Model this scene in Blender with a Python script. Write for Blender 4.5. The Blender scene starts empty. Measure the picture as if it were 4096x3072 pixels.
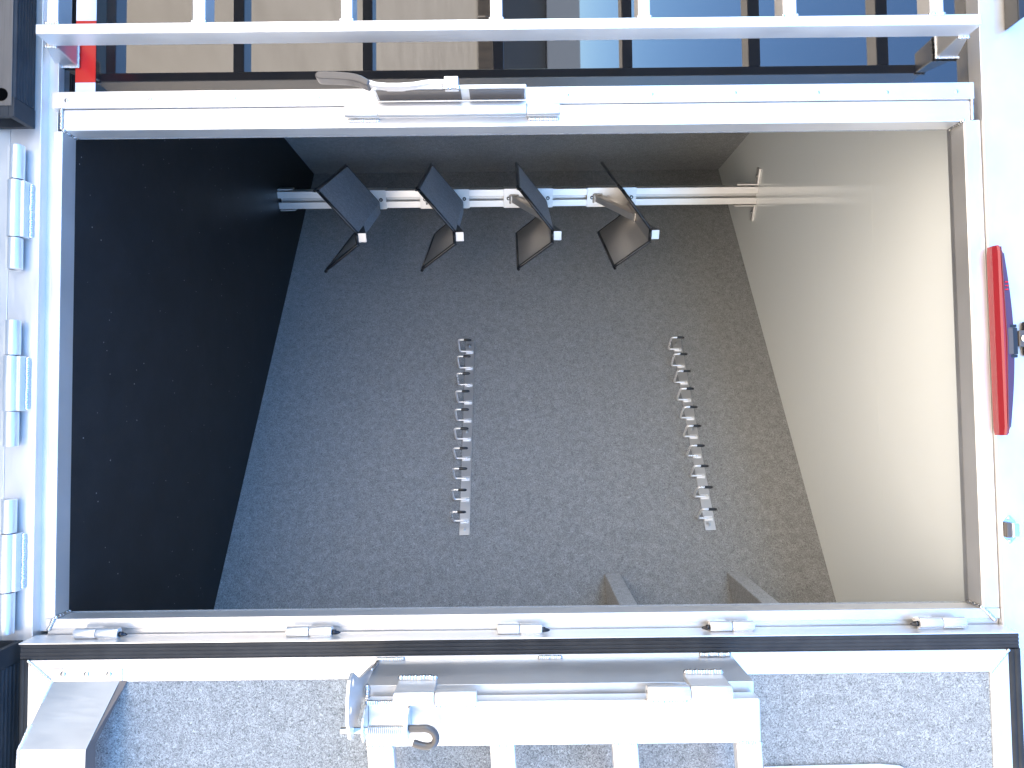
import bpy, bmesh, math, random
from mathutils import Vector, Matrix
random.seed(7)
S = bpy.context.scene
COL = S.collection

# ------------------------------------------------------------------ camera
RIGHT = Vector((0.0111231, -0.0003488, 0.9999381))
UP = Vector((-0.9991140, -0.0405952, 0.0110998))
BACK = Vector((0.0405888, -0.9991756, -0.0008))
CP = Vector((0.6052, -1.4607, 0.9399))
FPX = 2730.0
cam_d = bpy.data.cameras.new('camera'); cam = bpy.data.objects.new('camera', cam_d); COL.objects.link(cam)
m = Matrix.Identity(4)
for i in range(3):
    m[i][0] = RIGHT[i]; m[i][1] = UP[i]; m[i][2] = BACK[i]; m[i][3] = CP[i]
cam.matrix_world = m
cam_d.sensor_width = 36.0; cam_d.lens = FPX/4096*36.0
cam_d.clip_start = 0.02; cam_d.clip_end = 2000
S.camera = cam

# ------------------------------------------------------------------ light
SUN_EL, SUN_AZ = math.radians(56), math.radians(60)     # high sun, behind the plane of the trailer's rear: the rear is in open shade, the gravel in front of it is sunlit
w = bpy.data.worlds.new('World'); S.world = w; w.use_nodes = True
nt = w.node_tree; nt.nodes.clear()
o = nt.nodes.new('ShaderNodeOutputWorld'); b = nt.nodes.new('ShaderNodeBackground'); sk = nt.nodes.new('ShaderNodeTexSky')
sk.sky_type = 'NISHITA'; sk.sun_disc = False; sk.sun_elevation = SUN_EL; sk.sun_rotation = SUN_AZ
sk.altitude = 2000; sk.air_density = 1.0; sk.dust_density = 0.1; sk.ozone_density = 2.5
b.inputs[1].default_value = 0.15
hs = nt.nodes.new('ShaderNodeHueSaturation'); hs.inputs['Saturation'].default_value = 1.13; nt.links.new(sk.outputs[0], hs.inputs['Color']); nt.links.new(hs.outputs[0], b.inputs[0]); nt.links.new(b.outputs[0], o.inputs[0])
sd = bpy.data.lights.new('sun', 'SUN'); sun = bpy.data.objects.new('sun', sd); COL.objects.link(sun)
sd.energy = 5.0; sd.angle = math.radians(0.5); sd.color = (1.0, 0.93, 0.82)
sdir = Vector((math.sin(SUN_AZ)*math.cos(SUN_EL), math.cos(SUN_AZ)*math.cos(SUN_EL), math.sin(SUN_EL)))
sun.rotation_euler = sdir.to_track_quat('Z', 'Y').to_euler()
S.view_settings.view_transform = 'Standard'; S.view_settings.look = 'None'
S.view_settings.exposure = 3.12; S.view_settings.gamma = 1.0; S.view_settings.use_curve_mapping = False
S.render.engine = 'CYCLES'
S.cycles.max_bounces = 10; S.cycles.diffuse_bounces = 6; S.cycles.glossy_bounces = 6

# ------------------------------------------------------------------ helpers
def at(u, v, Y):                     # where the ray through a photo pixel meets the upright plane y = Y
    d = RIGHT*((u-2048)/FPX) - UP*((v-1536)/FPX) - BACK
    return CP + d*((Y-CP.y)/d.y)

def W(o):
    mm = o.matrix_basis.copy()
    while o.parent: o = o.parent; mm = o.matrix_basis @ mm
    return mm

def props(o, label=None, cat=None, group=None, kind=None):
    if label: o['label'] = label
    if cat: o['category'] = cat
    if group: o['group'] = group
    if kind: o['kind'] = kind
    return o

def thing(name, loc, label, cat, group=None, rot=None):
    o = bpy.data.objects.new(name, None); COL.objects.link(o); o.empty_display_size = .05
    mm = Matrix.Translation(Vector(loc)) @ (rot.to_4x4() if rot else Matrix.Identity(4))
    o.matrix_basis = mm
    return props(o, label, cat, group)

class MB:
    def __init__(s, M=None): s.bm = bmesh.new(); s.M = M or Matrix.Identity(4)
    def _v(s, p): return s.bm.verts.new(s.M @ Vector(p))
    def box(s, x0, x1, y0, y1, z0, z1):
        v = [s._v((x, y, z)) for x in (x0, x1) for y in (y0, y1) for z in (z0, z1)]
        for f in ((0,1,3,2),(4,6,7,5),(0,4,5,1),(2,3,7,6),(0,2,6,4),(1,5,7,3)): s.bm.faces.new([v[i] for i in f])
        return s
    def hexa(s, a, b2):              # two quads a (4 pts) and b2 (4 pts) joined
        va = [s._v(p) for p in a]; vb = [s._v(p) for p in b2]; n = len(va)
        s.bm.faces.new(va); s.bm.faces.new(vb[::-1])
        for i in range(n): s.bm.faces.new((va[i], vb[i], vb[(i+1) % n], va[(i+1) % n]))
        return s
    def prism(s, pts, d):            # polygon swept by vector d
        d = Vector(d); return s.hexa([Vector(p) for p in pts], [Vector(p)+d for p in pts])
    def tube(s, path, r, n=14, caps=True, r2=None):
        P = [Vector(p) for p in path]; rings = []
        t0 = (P[1]-P[0]).normalized(); a = t0.orthogonal().normalized()
        for i, p in enumerate(P):
            t = ((P[min(i+1, len(P)-1)]-P[max(i-1, 0)])).normalized()
            a = (a - t*a.dot(t)).normalized(); c = t.cross(a)
            rr = r if not r2 else r2[i]
            rings.append([s._v(p + (a*math.cos(2*math.pi*k/n) + c*math.sin(2*math.pi*k/n))*rr) for k in range(n)])
        for i in range(len(rings)-1):
            for k in range(n):
                f = s.bm.faces.new((rings[i][k], rings[i][(k+1) % n], rings[i+1][(k+1) % n], rings[i+1][k])); f.smooth = True
        if caps: s.bm.faces.new(rings[0][::-1]); s.bm.faces.new(rings[-1])
        return s
    def ball(s, c, r, sc=(1,1,1), n=8):
        mm = s.M @ Matrix.Translation(Vector(c)) @ Matrix.Diagonal((sc[0]*r, sc[1]*r, sc[2]*r, 1))
        k = bmesh.ops.create_uvsphere(s.bm, u_segments=n, v_segments=max(4, n//2+1), radius=1, matrix=mm)
        for v in k['verts']:
            for f in v.link_faces: f.smooth = True
        return s
    def bead(s, p, q, r, step=.85, sag=(1,1,1)):      # a stack-of-coins weld from p to q
        p, q = Vector(p), Vector(q); L = (q-p).length; n = max(2, int(L/(r*step)))
        for i in range(n+1):
            j = Vector((random.uniform(-1,1), random.uniform(-1,1), random.uniform(-1,1)))*r*.10
            s.ball(p.lerp(q, i/n)+j, r*random.uniform(.92, 1.1), sag)
        return s
    def build(s, name, mat, parent=None, local=False, bevel=0, seg=2, smooth=False):
        bmesh.ops.recalc_face_normals(s.bm, faces=s.bm.faces)
        if smooth:
            for f in s.bm.faces: f.smooth = True
        if parent and not local: s.bm.transform(W(parent).inverted())
        me = bpy.data.meshes.new(name); s.bm.to_mesh(me); s.bm.free(); me.materials.append(mat)
        o = bpy.data.objects.new(name, me); COL.objects.link(o)
        if parent: o.parent = parent
        if bevel:
            md = o.modifiers.new('edge', 'BEVEL'); md.width = bevel; md.segments = seg; md.limit_method = 'ANGLE'; md.angle_limit = math.radians(40)
        return o

def copy_tree(o, parent=None):
    c = o.copy(); COL.objects.link(c); c.parent = parent
    for ch in [x for x in bpy.data.objects if x.parent == o]: copy_tree(ch, c)
    return c

# ------------------------------------------------------------------ materials
def mat(name, col, rough=.5, metal=0., **kw):
    M_ = bpy.data.materials.new(name); M_.use_nodes = True; n = M_.node_tree; p = n.nodes['Principled BSDF']
    p.inputs['Base Color'].default_value = (*col, 1); p.inputs['Roughness'].default_value = rough; p.inputs['Metallic'].default_value = metal
    for k, v in kw.items(): p.inputs[k].default_value = v
    return M_, n, p
def nn(n, t, **kw):
    x = n.nodes.new(t)
    for k, v in kw.items():
        if k in x.inputs: x.inputs[k].default_value = v
        else: setattr(x, k, v)
    return x
def coords(n, scale=(1,1,1)):
    g = nn(n, 'ShaderNodeNewGeometry'); mp = nn(n, 'ShaderNodeMapping'); mp.inputs['Scale'].default_value = scale
    n.links.new(g.outputs['Position'], mp.inputs[0]); return mp.outputs[0]
def ramp(n, fac, a, b_, c0, c1):
    r = nn(n, 'ShaderNodeValToRGB'); e = r.color_ramp.elements
    e[0].position = a; e[1].position = b_; e[0].color = (*c0, 1); e[1].color = (*c1, 1); n.links.new(fac, r.inputs[0]); return r.outputs[0]

def aluminium(name, base=.70, rough=(.28, .44), stretch=(60, 60, 3), bump=.02, tint=(1, .965, .93), metal=.72):
    M_, n, p = mat(name, (base*tint[0], base*tint[1], base*tint[2]), .35, metal)
    c = coords(n, stretch)
    a = nn(n, 'ShaderNodeTexNoise'); a.inputs['Scale'].default_value = 6; a.inputs['Detail'].default_value = 5; n.links.new(c, a.inputs['Vector'])
    c2 = coords(n)
    s_ = nn(n, 'ShaderNodeTexNoise'); s_.inputs['Scale'].default_value = 7; s_.inputs['Detail'].default_value = 6; n.links.new(c2, s_.inputs['Vector'])
    mx = nn(n, 'ShaderNodeMath', operation='ADD'); n.links.new(a.outputs[0], mx.inputs[0]); n.links.new(s_.outputs[0], mx.inputs[1])
    mr = nn(n, 'ShaderNodeMapRange'); mr.inputs['From Min'].default_value = .7; mr.inputs['From Max'].default_value = 1.3
    mr.inputs['To Min'].default_value = rough[0]; mr.inputs['To Max'].default_value = rough[1]
    n.links.new(mx.outputs[0], mr.inputs[0]); n.links.new(mr.outputs[0], p.inputs['Roughness'])
    cc = ramp(n, s_.outputs[0], .3, .7, tuple(base*.93*t for t in tint), tuple(base*1.04*t for t in tint)); n.links.new(cc, p.inputs['Base Color'])
    bp = nn(n, 'ShaderNodeBump'); bp.inputs['Strength'].default_value = bump; bp.inputs['Distance'].default_value = .002
    n.links.new(a.outputs[0], bp.inputs['Height']); n.links.new(bp.outputs[0], p.inputs['Normal'])
    return M_
ALU = aluminium('aluminium')
ALUX = aluminium('aluminium_brushed_across', stretch=(3, 60, 60))
MILL = aluminium('mill_aluminium', .60, (.3, .46), (60, 60, 4), metal=.85)
WELD = aluminium('weld_aluminium', .58, (.2, .3), (30, 30, 30), .0, metal=.95)
BARM = aluminium('hook_bar_metal', .52, (.3, .42), (60, 60, 4), metal=.6)
HOOKM = aluminium('hook_metal', .92, (.25, .35), (30, 30, 30), metal=.6)
EXTR = aluminium('extruded_aluminium', .8, (.3, .42), (60, 60, 3))

def carpet(name, lo, hi, sc=420):
    M_, n, p = mat(name, lo, 1.0)
    p.inputs['Specular IOR Level'].default_value = .15
    p.inputs['Sheen Weight'].default_value = .25; p.inputs['Sheen Roughness'].default_value = .6
    c = coords(n)
    wv = nn(n, 'ShaderNodeTexNoise'); wv.inputs['Scale'].default_value = 90; wv.inputs['Detail'].default_value = 3; n.links.new(c, wv.inputs['Vector'])
    mix = nn(n, 'ShaderNodeVectorMath', operation='MULTIPLY_ADD'); n.links.new(wv.outputs['Color'], mix.inputs[0]); mix.inputs[1].default_value = (.02, .02, .02); n.links.new(c, mix.inputs[2])
    f = nn(n, 'ShaderNodeTexNoise'); f.inputs['Scale'].default_value = sc; f.inputs['Detail'].default_value = 3; f.inputs['Roughness'].default_value = .75; n.links.new(mix.outputs[0], f.inputs['Vector'])
    g = nn(n, 'ShaderNodeTexNoise'); g.inputs['Scale'].default_value = 48; g.inputs['Detail'].default_value = 8; g.inputs['Roughness'].default_value = .65; n.links.new(c, g.inputs['Vector'])
    a = ramp(n, f.outputs[0], .36, .66, lo, hi); g2 = ramp(n, g.outputs[0], .36, .66, (.84, .84, .84), (1.1, 1.1, 1.1))
    mm = nn(n, 'ShaderNodeMix', data_type='RGBA', blend_type='MULTIPLY'); mm.inputs[0].default_value = 1
    n.links.new(a, mm.inputs[6]); n.links.new(g2, mm.inputs[7])
    vo = nn(n, 'ShaderNodeTexVoronoi'); vo.inputs['Scale'].default_value = 170; n.links.new(mix.outputs[0], vo.inputs['Vector'])
    fl = ramp(n, vo.outputs['Distance'], .08, .16, (1, 1, 1), (0, 0, 0))
    m2 = nn(n, 'ShaderNodeMix', data_type='RGBA', blend_type='MIX'); n.links.new(mm.outputs[2], m2.inputs[6]); m2.inputs[7].default_value = (hi[0]*1.9, hi[1]*1.9, hi[2]*1.85, 1)
    sc_ = nn(n, 'ShaderNodeMath', operation='MULTIPLY'); sc_.inputs[1].default_value = .5; n.links.new(fl, sc_.inputs[0]); n.links.new(sc_.outputs[0], m2.inputs[0])
    n.links.new(m2.outputs[2], p.inputs['Base Color'])
    bp = nn(n, 'ShaderNodeBump'); bp.inputs['Strength'].default_value = .5; bp.inputs['Distance'].default_value = .002
    n.links.new(f.outputs[0], bp.inputs['Height']); n.links.new(bp.outputs[0], p.inputs['Normal'])
    return M_
CARPET = carpet('grey_carpet', (.11, .111, .11), (.35, .352, .345), 330)
CARPET_DOOR = carpet('grey_carpet_door', (.075, .077, .077), (.37, .38, .375), 330)

RUBBER, n, p = mat('black_rubber', (.012, .012, .013), .42)
c = coords(n); a = nn(n, 'ShaderNodeTexNoise'); a.inputs['Scale'].default_value = 25; a.inputs['Detail'].default_value = 6; n.links.new(c, a.inputs['Vector'])
n.links.new(ramp(n, a.outputs[0], .35, .7, (.018, .018, .019), (.030, .029, .029)), p.inputs['Base Color'])
p.inputs['Roughness'].default_value = .65; p.inputs['Specular IOR Level'].default_value = .3
RUBBER_GLEAM, n, p = mat('black_rubber_ground_gleam', (.05, .043, .037), .5)  # tan paints the sunlit ground's reflection onto the black bumper face
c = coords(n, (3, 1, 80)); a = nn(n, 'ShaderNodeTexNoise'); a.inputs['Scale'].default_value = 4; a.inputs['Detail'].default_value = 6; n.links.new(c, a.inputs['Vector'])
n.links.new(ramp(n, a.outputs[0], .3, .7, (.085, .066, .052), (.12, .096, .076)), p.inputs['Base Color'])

FLOORM, n, p = mat('rubber_floor', (.012, .012, .013), .55)
c = coords(n); a = nn(n, 'ShaderNodeTexNoise'); a.inputs['Scale'].default_value = 9; a.inputs['Detail'].default_value = 9; a.inputs['Roughness'].default_value = .7; n.links.new(c, a.inputs['Vector'])
base = ramp(n, a.outputs[0], .35, .75, (.0085, .0085, .009), (.018, .018, .019))
vo = nn(n, 'ShaderNodeTexVoronoi'); vo.inputs['Scale'].default_value = 55; vo.inputs['Randomness'].default_value = 1; n.links.new(c, vo.inputs['Vector'])
d1 = nn(n, 'ShaderNodeMath', operation='LESS_THAN'); d1.inputs[1].default_value = .085; n.links.new(vo.outputs['Distance'], d1.inputs[0])
sp = nn(n, 'ShaderNodeSeparateColor'); n.links.new(vo.outputs['Color'], sp.inputs[0])
d2 = nn(n, 'ShaderNodeMath', operation='GREATER_THAN'); d2.inputs[1].default_value = .82; n.links.new(sp.outputs[0], d2.inputs[0])
d3 = nn(n, 'ShaderNodeMath', operation='MULTIPLY'); n.links.new(d1.outputs[0], d3.inputs[0]); n.links.new(d2.outputs[0], d3.inputs[1])
mx = nn(n, 'ShaderNodeMix', data_type='RGBA'); n.links.new(d3.outputs[0], mx.inputs[0]); n.links.new(base, mx.inputs[6]); mx.inputs[7].default_value = (.35, .34, .32, 1)
n.links.new(mx.outputs[2], p.inputs['Base Color'])
g = nn(n, 'ShaderNodeTexNoise'); g.inputs['Scale'].default_value = 500; n.links.new(c, g.inputs['Vector'])
bp = nn(n, 'ShaderNodeBump'); bp.inputs['Strength'].default_value = .25; bp.inputs['Distance'].default_value = .001; n.links.new(g.outputs[0], bp.inputs['Height']); n.links.new(bp.outputs[0], p.inputs['Normal'])

CEIL, n, p = mat('white_ceiling_panel', (.86, .875, .835), .2, **{'IOR': 1.65})
c = coords(n); a = nn(n, 'ShaderNodeTexNoise'); a.inputs['Scale'].default_value = 14; a.inputs['Detail'].default_value = 6; n.links.new(c, a.inputs['Vector'])
mr = nn(n, 'ShaderNodeMapRange'); mr.inputs['To Min'].default_value = .06; mr.inputs['To Max'].default_value = .13; n.links.new(a.outputs[0], mr.inputs[0]); n.links.new(mr.outputs[0], p.inputs['Roughness'])

GLASS, n, p = mat('dark_tinted_glass', (.006, .006, .007), .015, **{'IOR': 1.8})
CHROME, n, p = mat('chrome', (.8, .8, .82), .08, 1.0)
STEEL, n, p = mat('bright_steel', (.62, .6, .56), .22, 1.0)
BOLT, n, p = mat('zinc_bolt', (.5, .5, .5), .3, 1.0)
DARKBOLT, n, p = mat('dark_bolt', (.05, .05, .055), .35, 1.0)
BLACKP, n, p = mat('black_plastic', (.012, .012, .013), .3)
GRIP, n, p = mat('grey_vinyl_grip', (.075, .062, .052), .28)
RED_TAPE, n, p = mat('red_reflective_tape', (.55, .012, .006), .3)
WHITE_TAPE, n, p = mat('white_reflective_tape', (.75, .76, .8), .3)
REDLENS, n, p = mat('red_lens', (.22, .018, .024), .12, **{'IOR': 1.5})
REDLENS2, n, p = mat('bright_red_plastic', (.5, .008, .012), .2)
DARKGAP, n, p = mat('shadow_line_sealant', (.03, .03, .032), .7)
SEAL, n, p = mat('clear_sealant', (.7, .7, .7), .3)

HOLE, n, p = mat('matt_black', (.002, .002, .002), 1.0, **{'Specular IOR Level': 0.0})
LIPM, n, p = mat('brown_lip', (.13, .105, .095), .5, .3)  # one even brown, darker than the bin's sheet metal
VIOLET, n, p = mat('violet_sky_sheen', (.06, .02, .05), .45)
DARKRED, n, p = mat('dark_red_plastic', (.12, .004, .006), .3)
GROUND, n, p = mat('tan_gravel', (.42, .34, .25), .95)
c = coords(n); a = nn(n, 'ShaderNodeTexNoise'); a.inputs['Scale'].default_value = 1.2; a.inputs['Detail'].default_value = 12; a.inputs['Roughness'].default_value = .7; n.links.new(c, a.inputs['Vector'])
n.links.new(ramp(n, a.outputs[0], .3, .7, (.32, .275, .215), (.44, .385, .31)), p.inputs['Base Color'])

# ------------------------------------------------------------------ ground and what stands behind the camera (seen mirrored in the window)
GZ = -.5
props(MB().box(-400, 400, -400, 400, GZ-.2, GZ).build('ground', GROUND), kind='structure')

# ------------------------------------------------------------------ room shell
FY = -.045                              # front face of the rear frame; y = 0 is the inner edge of the door opening
ZC = 1.95                               # ceiling
A = Vector((-.552, 1.788, 0)); T = Vector((.85192, -.52367, 0)); N = Vector((-.52367, -.85192, 0))     # slanted wall: start, direction, normal to viewer
props(MB().box(-.60, 2.45, .0, 2.2, -.05, -.001).build('floor', FLOORM), kind='structure')
# ceiling of lengthwise panels with fine joints
mb = MB(); ys = [0, .42, .772, 2.2]
for y0, y1 in zip(ys, ys[1:]): mb.box(-.6, 2.45, y0+.0003, y1-.0003, ZC, ZC+.012)
mb.box(-.6, 2.45, 0, 2.2, ZC+.013, ZC+.03)
props(mb.build('ceiling', CEIL), kind='structure')
props(MB().box(-.6, -.552, 0, 1.83, -.001, ZC).build('wall_side', CARPET), kind='structure')
e = A + T*3.4
props(MB().prism([A-T*.06, e, e-N*.03, A-T*.06-N*.03], (0, 0, ZC)).build('wall_slanted', CARPET), kind='structure')
# outer skin that keeps the daylight out: roof, flanks, front
sh = MB(); sh.box(-.64, 2.5, .02, 4.5, 2.26, 2.3); sh.box(-.66, -.64, 0, 4.5, -.3, 2.3); sh.box(2.5, 2.52, 0, 4.5, -.3, 2.3); sh.box(-.66, 2.52, 4.5, 4.52, -.3, 2.3); sh.box(-.64, 2.5, .02, 4.5, -.3, -.06)
props(sh.build('trailer_shell', ALU), kind='structure')

# ------------------------------------------------------------------ rear frame of the trailer
fr = thing('door_frame', (.5, FY, 0), 'welded bright aluminium frame around the trailer storage door opening, full height', 'door frame')
XL, XR, ZT = .0, 1.0183, 1.90
# sill: return, strip, channel, bottom plate
s_ = MB(); s_.box(.0035, XR, FY, 0, -.0195, -.0); s_.box(-.7, XR+.03, -.030, .0, -.05, -.020); s_.build('sill', ALUX, fr, bevel=.0012)
MB().box(-.7, 2.52, -.052, -.002, -.104, -.0405).build('sill_plate', ALUX, fr, bevel=.001)
MB().box(-.7, 2.52, -.050, -.002, -.30, -.106).build('lower_plate', ALUX, fr, bevel=.001)
# left jamb (top of the picture) and its riveted trim
MB().box(-.0425, XL+.003, FY, 0, .0, 1.916).build('jamb', ALU, fr, bevel=.0035, seg=3)
tr = MB().box(-.0785, -.0432, FY-.004, -.004, -.022, 1.922).build('trim_strip', ALU, fr, bevel=.001)
for u, v in ((266, 402), (601, 396), (937, 393), (1272, 390), (1610, 385), (1945, 382), (2269, 380), (2607, 376), (2940, 371), (3272, 370), (3548, 369), (3826, 366)):
    q = at(u, v, FY-.004); MB().ball((q.x, FY-.004, q.z), .0042, (1, .45, 1), 10).build('rivet', BOLT, tr)
# right jamb
MB().box(XR+.0003, XR+.021, FY, 0, -.019, ZT+.036).build('jamb', ALU, fr, bevel=.0015)
MB().box(XR+.0215, XR+.036, -.038, -.002, -.019, ZT+.036).build('hinge_channel', ALU, fr, bevel=.001)
MB().box(XR+.037, 2.52, -.03, .0, -.04, ZT+.0365).build('side_panel', ALU, fr, bevel=.001)
# lintel
MB().box(-.0, XR, FY, 0, ZT, ZT+.036).build('lintel', ALUX, fr, bevel=.003, seg=3)
MB().box(-.7, 2.52, -.050, .0, ZT+.037, 2.3).build('header_plate', ALUX, fr, bevel=.001)
# corner welds
for x, z, dx, dz in ((0, 0, 1, 1), (0, ZT, 1, -1), (XR, 0, -1, 1), (XR, ZT, -1, -1)):
    MB().bead((x+dx*.003, FY-.001, z+dz*.003), (x+dx*.003, -.004, z+dz*.003), .0042).build('weld_bead', WELD, fr)
MB().bead((-.002, FY-.001, -.002), (-.041, FY-.001, -.002), .0035).build('weld_bead', WELD, fr)
MB().bead((-.002, FY-.001, 1.918), (-.041, FY-.001, 1.918), .0035).build('weld_bead', WELD, fr)
MB().bead((XR+.001, FY-.001, -.002), (XR+.020, FY-.001, -.010), .0045).build('weld_bead', WELD, fr)
MB().bead((XR+.001, FY-.001, ZT+.002), (XR+.022, FY-.001, ZT+.022), .0045).build('weld_bead', WELD, fr)
# inner backing of the rear wall, seen from inside
MB().box(-.6, -.001, .0005, .012, 0, ZC-.0005).build('inner_panel', CARPET, fr)
MB().box(XR+.001, 2.45, .0005, .012, 0, ZC-.0005).build('inner_panel', CARPET, fr)
MB().box(-.001, XR+.001, .0005, .012, ZT+.001, ZC-.0005).build('inner_panel', MILL, fr)

# ------------------------------------------------------------------ window, its guard and the reflective tape
wi = thing('window', (-.35, -.01, 0), 'tall dark tinted window beside the storage door, mirroring gravel and blue sky', 'window')
MB().box(-.7, -.0795, -.012, -.004, -.02, 1.9368).build('pane', GLASS, wi)
tape = thing('reflective_tape', (-.2, -.0125, .05), 'red and white reflective tape strip stuck on the low end of the window', 'tape')
za, zb = at(303, 250, -.013).z, at(383, 250, -.013).z
xs = [at(340, v, -.013).x for v in (-260, -200, 84, 330)]
MB().box(xs[0], xs[2]-.0005, -.0135, -.0123, za, zb).build('white_segment', WHITE_TAPE, tape)
MB().box(xs[2], xs[3], -.0135, -.0123, za, zb).build('red_segment', RED_TAPE, tape)
MB().box(xs[3]+.0005, -.081, -.0135, -.0123, za, zb).build('white_segment', WHITE_TAPE, tape)

gd = thing('window_guard', (-.165, -.11, 0), 'white metal ladder-like bar guard standing off in front of the dark window', 'window guard')
MB().box(-.176, -.155, -.134, -.088, .001, 1.885).build('rail', ALU, gd, bevel=.0025, seg=3)
MB().box(-.62, -.599, -.134, -.088, .001, 1.885).build('rail', ALU, gd, bevel=.0025, seg=3)
for z0, z1 in ((.0225, .0455), (.313, .3385), (.6085, .6315), (.9055, .930), (1.2005, 1.2245), (1.489, 1.5165), (1.782, 1.8095)):
    MB().box(-.5985, -.1765, -.133, -.089, z0, z1).build('bar', ALU, gd, bevel=.002)
    MB().bead((-.1765, -.1335, z0), (-.1765, -.1335, z1), .0035).build('weld_bead', WELD, gd)
for z0, z1 in ((-.0, .047), (1.838, 1.8855)):
    zf0_, zf1_ = (-.010, .013) if z0 < .5 else (1.866, 1.888)
    z0, z1 = (-.036, .013) if z0 < .5 else (1.865, 1.912)
    MB().hexa([(-.2, -.0875, zf0_), (-.2, -.0875, zf1_), (-.1545, -.0875, zf1_), (-.1545, -.0875, zf0_)], [(-.2, -.0145, z0), (-.2, -.0145, z1), (-.149, -.0145, z1), (-.149, -.0145, z0)]).build('standoff', MILL, gd, bevel=.003)
    MB().bead((-.154, -.088, zf0_+.002), (-.154, -.088, zf1_-.002), .0035).build('weld_bead', WELD, gd); e_ = z1 if z0 < .5 else z0
    mb = MB().bead((-.1485, -.017, (z0+z1)-e_), (-.1485, -.017, e_), .0035); mb.bead((-.1485, -.017, e_), (-.196, -.017, e_), .0035); mb.build('weld_bead', WELD, gd)
    MB().box(-.62, -.575, -.0875, -.0145, z0, z1).build('standoff', MILL, gd, bevel=.003)

# ------------------------------------------------------------------ latch on the left jamb
q0, q1 = at(1511, 437, -.075), at(2105, 437, -.075)
zc0, zc1 = q0.z, q1.z; bx = at(1800, 436, -.07).x; by = -.068
la = thing('door_latch', (bx, FY, (zc0+zc1)/2), 'long aluminium lift latch with a grey gripped lever on the left door jamb', 'latch')
MB().tube([(bx, by, zc0), (bx, by, zc1)], .0155, 28).build('barrel', ALU, la, bevel=.0008)
for z0, z1 in ((at(1377, 440, -.07).z, zc0-.001), (zc1+.0012, at(2240, 433, -.07).z)):
    MB().tube([(bx+.001, by+.003, z0), (bx+.001, by+.003, z1)], .0125, 24).build('knuckle', ALU, la, bevel=.0012)
    MB().bead((bx+.013, FY-.003, z0+.006), (bx+.013, FY-.003, z1-.004), .0045).build('weld_bead', WELD, la)
fx = at(1800, 400, -.075).x
zf0, zf1 = at(1505, 400, -.08).z, zc1
MB().box(fx-.010, fx-.002, -.122, -.066, zf0, zf1).build('flange', ALU, la, bevel=.003, seg=3)
MB().box(fx-.0018, fx-.0006, -.117, -.074, zf0+.006, at(1845, 400, -.1).z).build('pad', GRIP, la, bevel=.001)
MB().box(fx-.0018, fx-.0006, -.117, -.074, at(1878, 400, -.1).z, zf1-.004).build('pad', GRIP, la, bevel=.001)
LY = -.128
ta, tb = at(1777, 312, LY), at(1834, 352, LY)
MB().box(ta.x, tb.x, LY-.008, -.112, ta.z, tb.z).build('lever_tab', ALU, la, bevel=.0015)
MB().bead((tb.x, LY-.003, ta.z), (tb.x, LY-.003, tb.z), .0045).build('weld_bead', WELD, la)
lev = [(1812, 331), (1760, 331), (1722, 331), (1690, 335), (1657, 341), (1600, 345), (1548, 345), (1505, 341), (1478, 333), (1455, 322)]
P = [at(u, v, LY) for u, v in lev]
def ribbon(pts, h, y0, y1):
    mb = MB(); a_ = []
    for i, p_ in enumerate(pts):
        t = (pts[min(i+1, len(pts)-1)]-pts[max(i-1, 0)]).normalized(); nrm = Vector((t.z, 0, -t.x))
        hh = h[i] if isinstance(h, list) else h
        a_.append([Vector((p_.x, y, p_.z))+nrm*s*hh for s, y in ((-1, y0), (1, y0), (1, y1), (-1, y1))])
    R_ = [[mb._v(p_) for p_ in r] for r in a_]
    for i in range(len(R_)-1):
        for k in range(4):
            f = mb.bm.faces.new((R_[i][k], R_[i][(k+1) % 4], R_[i+1][(k+1) % 4], R_[i+1][k]))
    mb.bm.faces.new(R_[0]); mb.bm.faces.new(R_[-1][::-1]); return mb
ribbon(P, .0042, LY-.006, LY+.014).build('lever', ALU, la, bevel=.001)
grp = [(1478, 336), (1462, 329), (1440, 318), (1415, 311), (1385, 307), (1340, 304), (1300, 303), (1275, 303), (1262, 306)]
G_ = [at(u, v, LY-.004) for u, v in grp]
ribbon(G_, [.0062, .007, .0075, .0075, .0075, .0075, .0075, .007, .004], LY-.010, LY+.020).build('grip', GRIP, la, bevel=.004, seg=4)

# ------------------------------------------------------------------ rubber bumpers low on the rear
def bumper(x0, x1, label, end_open, yfr=-.131, dz=0.):
    b_ = thing('rubber_bumper', ((x0+x1)/2, -.055, -.1), label, 'bumper', 'rubber bumpers')
    mb = MB(); prof = [(-.053, -.060)]                        # (y, z) top face with ribs
    k = 7; st = (-.058-yfr-.0015)/k
    for i in range(k):
        y = -.058-st*i
        prof += [(y, -.0600), (y-st*.3, -.0580), (y-st*.7, -.0580)]
    prof += [(yfr+.002, -.0605), (yfr, -.064), (yfr, -.150), (-.053, -.150)]
    L = x1-x0; xs_ = x0 if end_open > 0 else x0+.04
    mb.prism([(xs_, y, z+dz) for y, z in prof], (L-.04, 0, 0)); mb.build('body', RUBBER, b_)
    e0, e1 = (x1-.0395, x1) if end_open > 0 else (x0, x0+.0395)
    mb = MB().box(e0, e1, yfr, -.053, -.070+dz, -.0582+dz); mb.box(e0, e1, -.062, -.053, -.15+dz, -.0702+dz); mb.box(e0, e1, yfr, yfr+.009, -.15+dz, -.0702+dz)
    mb.build('hollow_end', RUBBER, b_, bevel=.001)
    MB().box(x0+.002, x1-.022, yfr-.002, yfr-.0003, -.148+dz, -.0625+dz).build('face_strip', RUBBER_GLEAM, b_, bevel=.0005)
    return b_
xe = at(100, 515, -.055).x
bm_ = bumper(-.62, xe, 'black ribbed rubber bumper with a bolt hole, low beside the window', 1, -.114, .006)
q = at(5, 378, -.116)
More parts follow.
